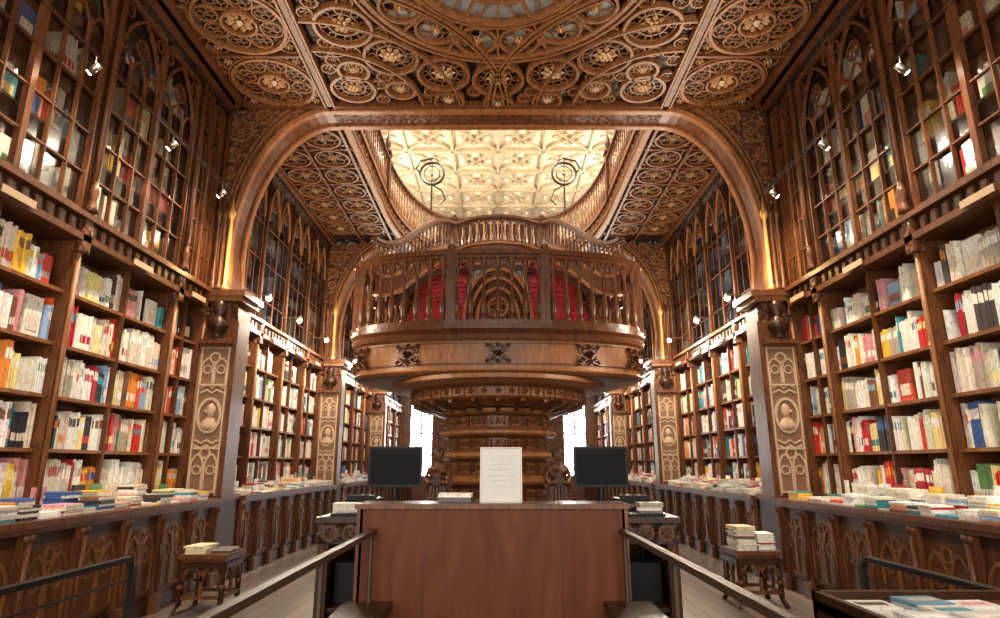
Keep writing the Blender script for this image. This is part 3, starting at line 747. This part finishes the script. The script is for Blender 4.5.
b=B(); xa,xb,ya,yb=1.38,2.30,1.9,2.95
b.box(xa,xb,ya,yb,.74,.78,W1)
for (p,q,r,t) in ((xa,xb,ya,ya+.03),(xa,xb,yb-.03,yb),(xa,xa+.03,ya,yb),(xb-.03,xb,ya,yb)): b.box(p,q,r,t,.66,.815,W2)
for x in (xa+.05,xb-.05):
    for y in (ya+.05,yb-.05): b.box(x-.04,x+.04,y-.04,y+.04,0,.74,W2)
b.ball((2.25,2.6,.88),.07,W1); b.lathe(2.25,2.6,.78,[(.03,0),(.03,.06)],W1,8)
b.build('display_table')
b=B(); TC=[(.62,.60,.56),(.58,.55,.48),(.66,.65,.63),(.55,.56,.58),(.10,.24,.34),(.30,.40,.14),(.60,.58,.5),(.5,.42,.2)]
for i,x in enumerate((1.53,1.74,1.95,2.12)):
    y=1.98
    while y<2.85 and not (i==3 and y>2.3):
        z=.782; nb=R.randint(1,3)
        for q in range(nb):
            an=R.uniform(-.08,.08); c=R.choice(TC); b.obox(x,y+.06,z,z+.015,.17,.15,an,BOOK,c); z+=.016
        b.obox(x,y+.06,z,z+.001,.12,.05,an,BOOK,R.choice(SPAL)); 
        y+=.18
b.build('display_books')

# ---------------------------------------------------------------- lights
def light(kind,loc,e,col=(1,.82,.6),size=.06,rot=None,**k):
    l=bpy.data.lights.new(kind.lower()+'_light',kind); l.energy=e; l.color=col
    if kind=='AREA': l.shape='RECTANGLE'; l.size=k['sx']; l.size_y=k['sy']
    else: l.shadow_soft_size=size
    if kind=='SPOT': l.spot_size=k.get('ang',1.6); l.spot_blend=.8
    o=bpy.data.objects.new(kind.lower()+'_light',l); o.location=loc
    if rot: o.rotation_euler=rot
    scene.collection.objects.link(o); return o
def aim(o,t): o.rotation_euler=(Vector(t)-o.location).to_track_quat('-Z','Y').to_euler()
for s in (-1,1):
    b=B(); b.tube([(s*3.45,-1.4,4.75),(s*3.45,7.64,4.75)],.003,IRON,n=4); b.tube([(s*3.40,-1.4,4.75),(s*3.40,7.64,4.75)],.003,IRON,n=4); b.build('lamp_cable')
    for y in (2.4,4.6,5.9,7.1):
        b=B(); p=Vector((s*3.42,y,4.72))
        b.tube([p,p+Vector((0,0,-.1))],.008,CHROME,n=6)
        b.tube([p+Vector((-s*.04,0,-.08)),p+Vector((s*.04,0,-.15))],.03,CHROME,n=10,sm=True)
        b.tube([p+Vector((s*.04,0,-.15)),p+Vector((s*.045,0,-.154))],.024,BULB,n=10)
        b.build('spot_lamp')
        o=light('SPOT',(s*3.0,y-.2,5.0),190,(1,.84,.64),.05,ang=1.6); aim(o,(s*3.8,y,1.9))
    for y in (4.6,6.6):
        o=light('SPOT',(s*2.9,y,4.6),62,(1,.81,.58),.05,ang=2.4); aim(o,(s*1.6,y+.3,6.2))  # added uplights without fixtures, brighten the carved ceiling
    o=light('SPOT',(s*3.1,7.5,3.3),150,(1,.85,.66),.06,ang=.8); aim(o,(0,9.6,1.6))  # added spot without fixture, brightens the stair pedestal
    for (y,z) in ((8.75,3.72),(10.2,3.72),(11.9,3.72),(14.4,3.72),(17,3.72),(20.5,3.72)):
        b=B(); p=Vector((s*3.35,y,z)); b.tube([(s*3.66,y,z+.04),(s*3.38,y,z+.04)],.01,CHROME,n=6); b.lathe(p.x,p.y,z,[(.045,0),(.04,.05),(.015,.08)],CHROME,10); b.ball((p.x,p.y,z-.01),.04,BULB); b.build('wall_lamp')
        light('POINT',(s*3.1,y,z-.12),74,(1,.85,.65),.05)
    light('POINT',(s*3.35,7.5,3.75),8,(1,.62,.25),.04)
    light('POINT',(s*3.3,13.0,8.4),250,(1,.92,.77),.25); light('POINT',(s*3.4,18.5,8.2),280,(1,.93,.79),.25)  # last two: added unseen points that brighten the upper cream ceiling
o=light('AREA',(0,11,10.8),420,(1,.94,.84),sx=3,sy=5)
o=light('AREA',(0,-1.3,3.2),270,(1,.90,.78),sx=6.5,sy=5); aim(o,(0,8,3.6))

w=bpy.data.worlds.new('World'); scene.world=w; w.use_nodes=True
w.node_tree.nodes['Background'].inputs[0].default_value=(1,.90,.78,1); w.node_tree.nodes['Background'].inputs[1].default_value=.55

cam=bpy.data.cameras.new('camera'); co=bpy.data.objects.new('camera',cam); scene.collection.objects.link(co)
cam.sensor_width=36; cam.lens=36*620/1000; cam.clip_start=.05; cam.shift_x=.002
co.location=(0,0,1.35); co.rotation_euler=(math.radians(90+14.1),0,0); scene.camera=co
scene.view_settings.view_transform='Standard'
scene.view_settings.exposure=0.95
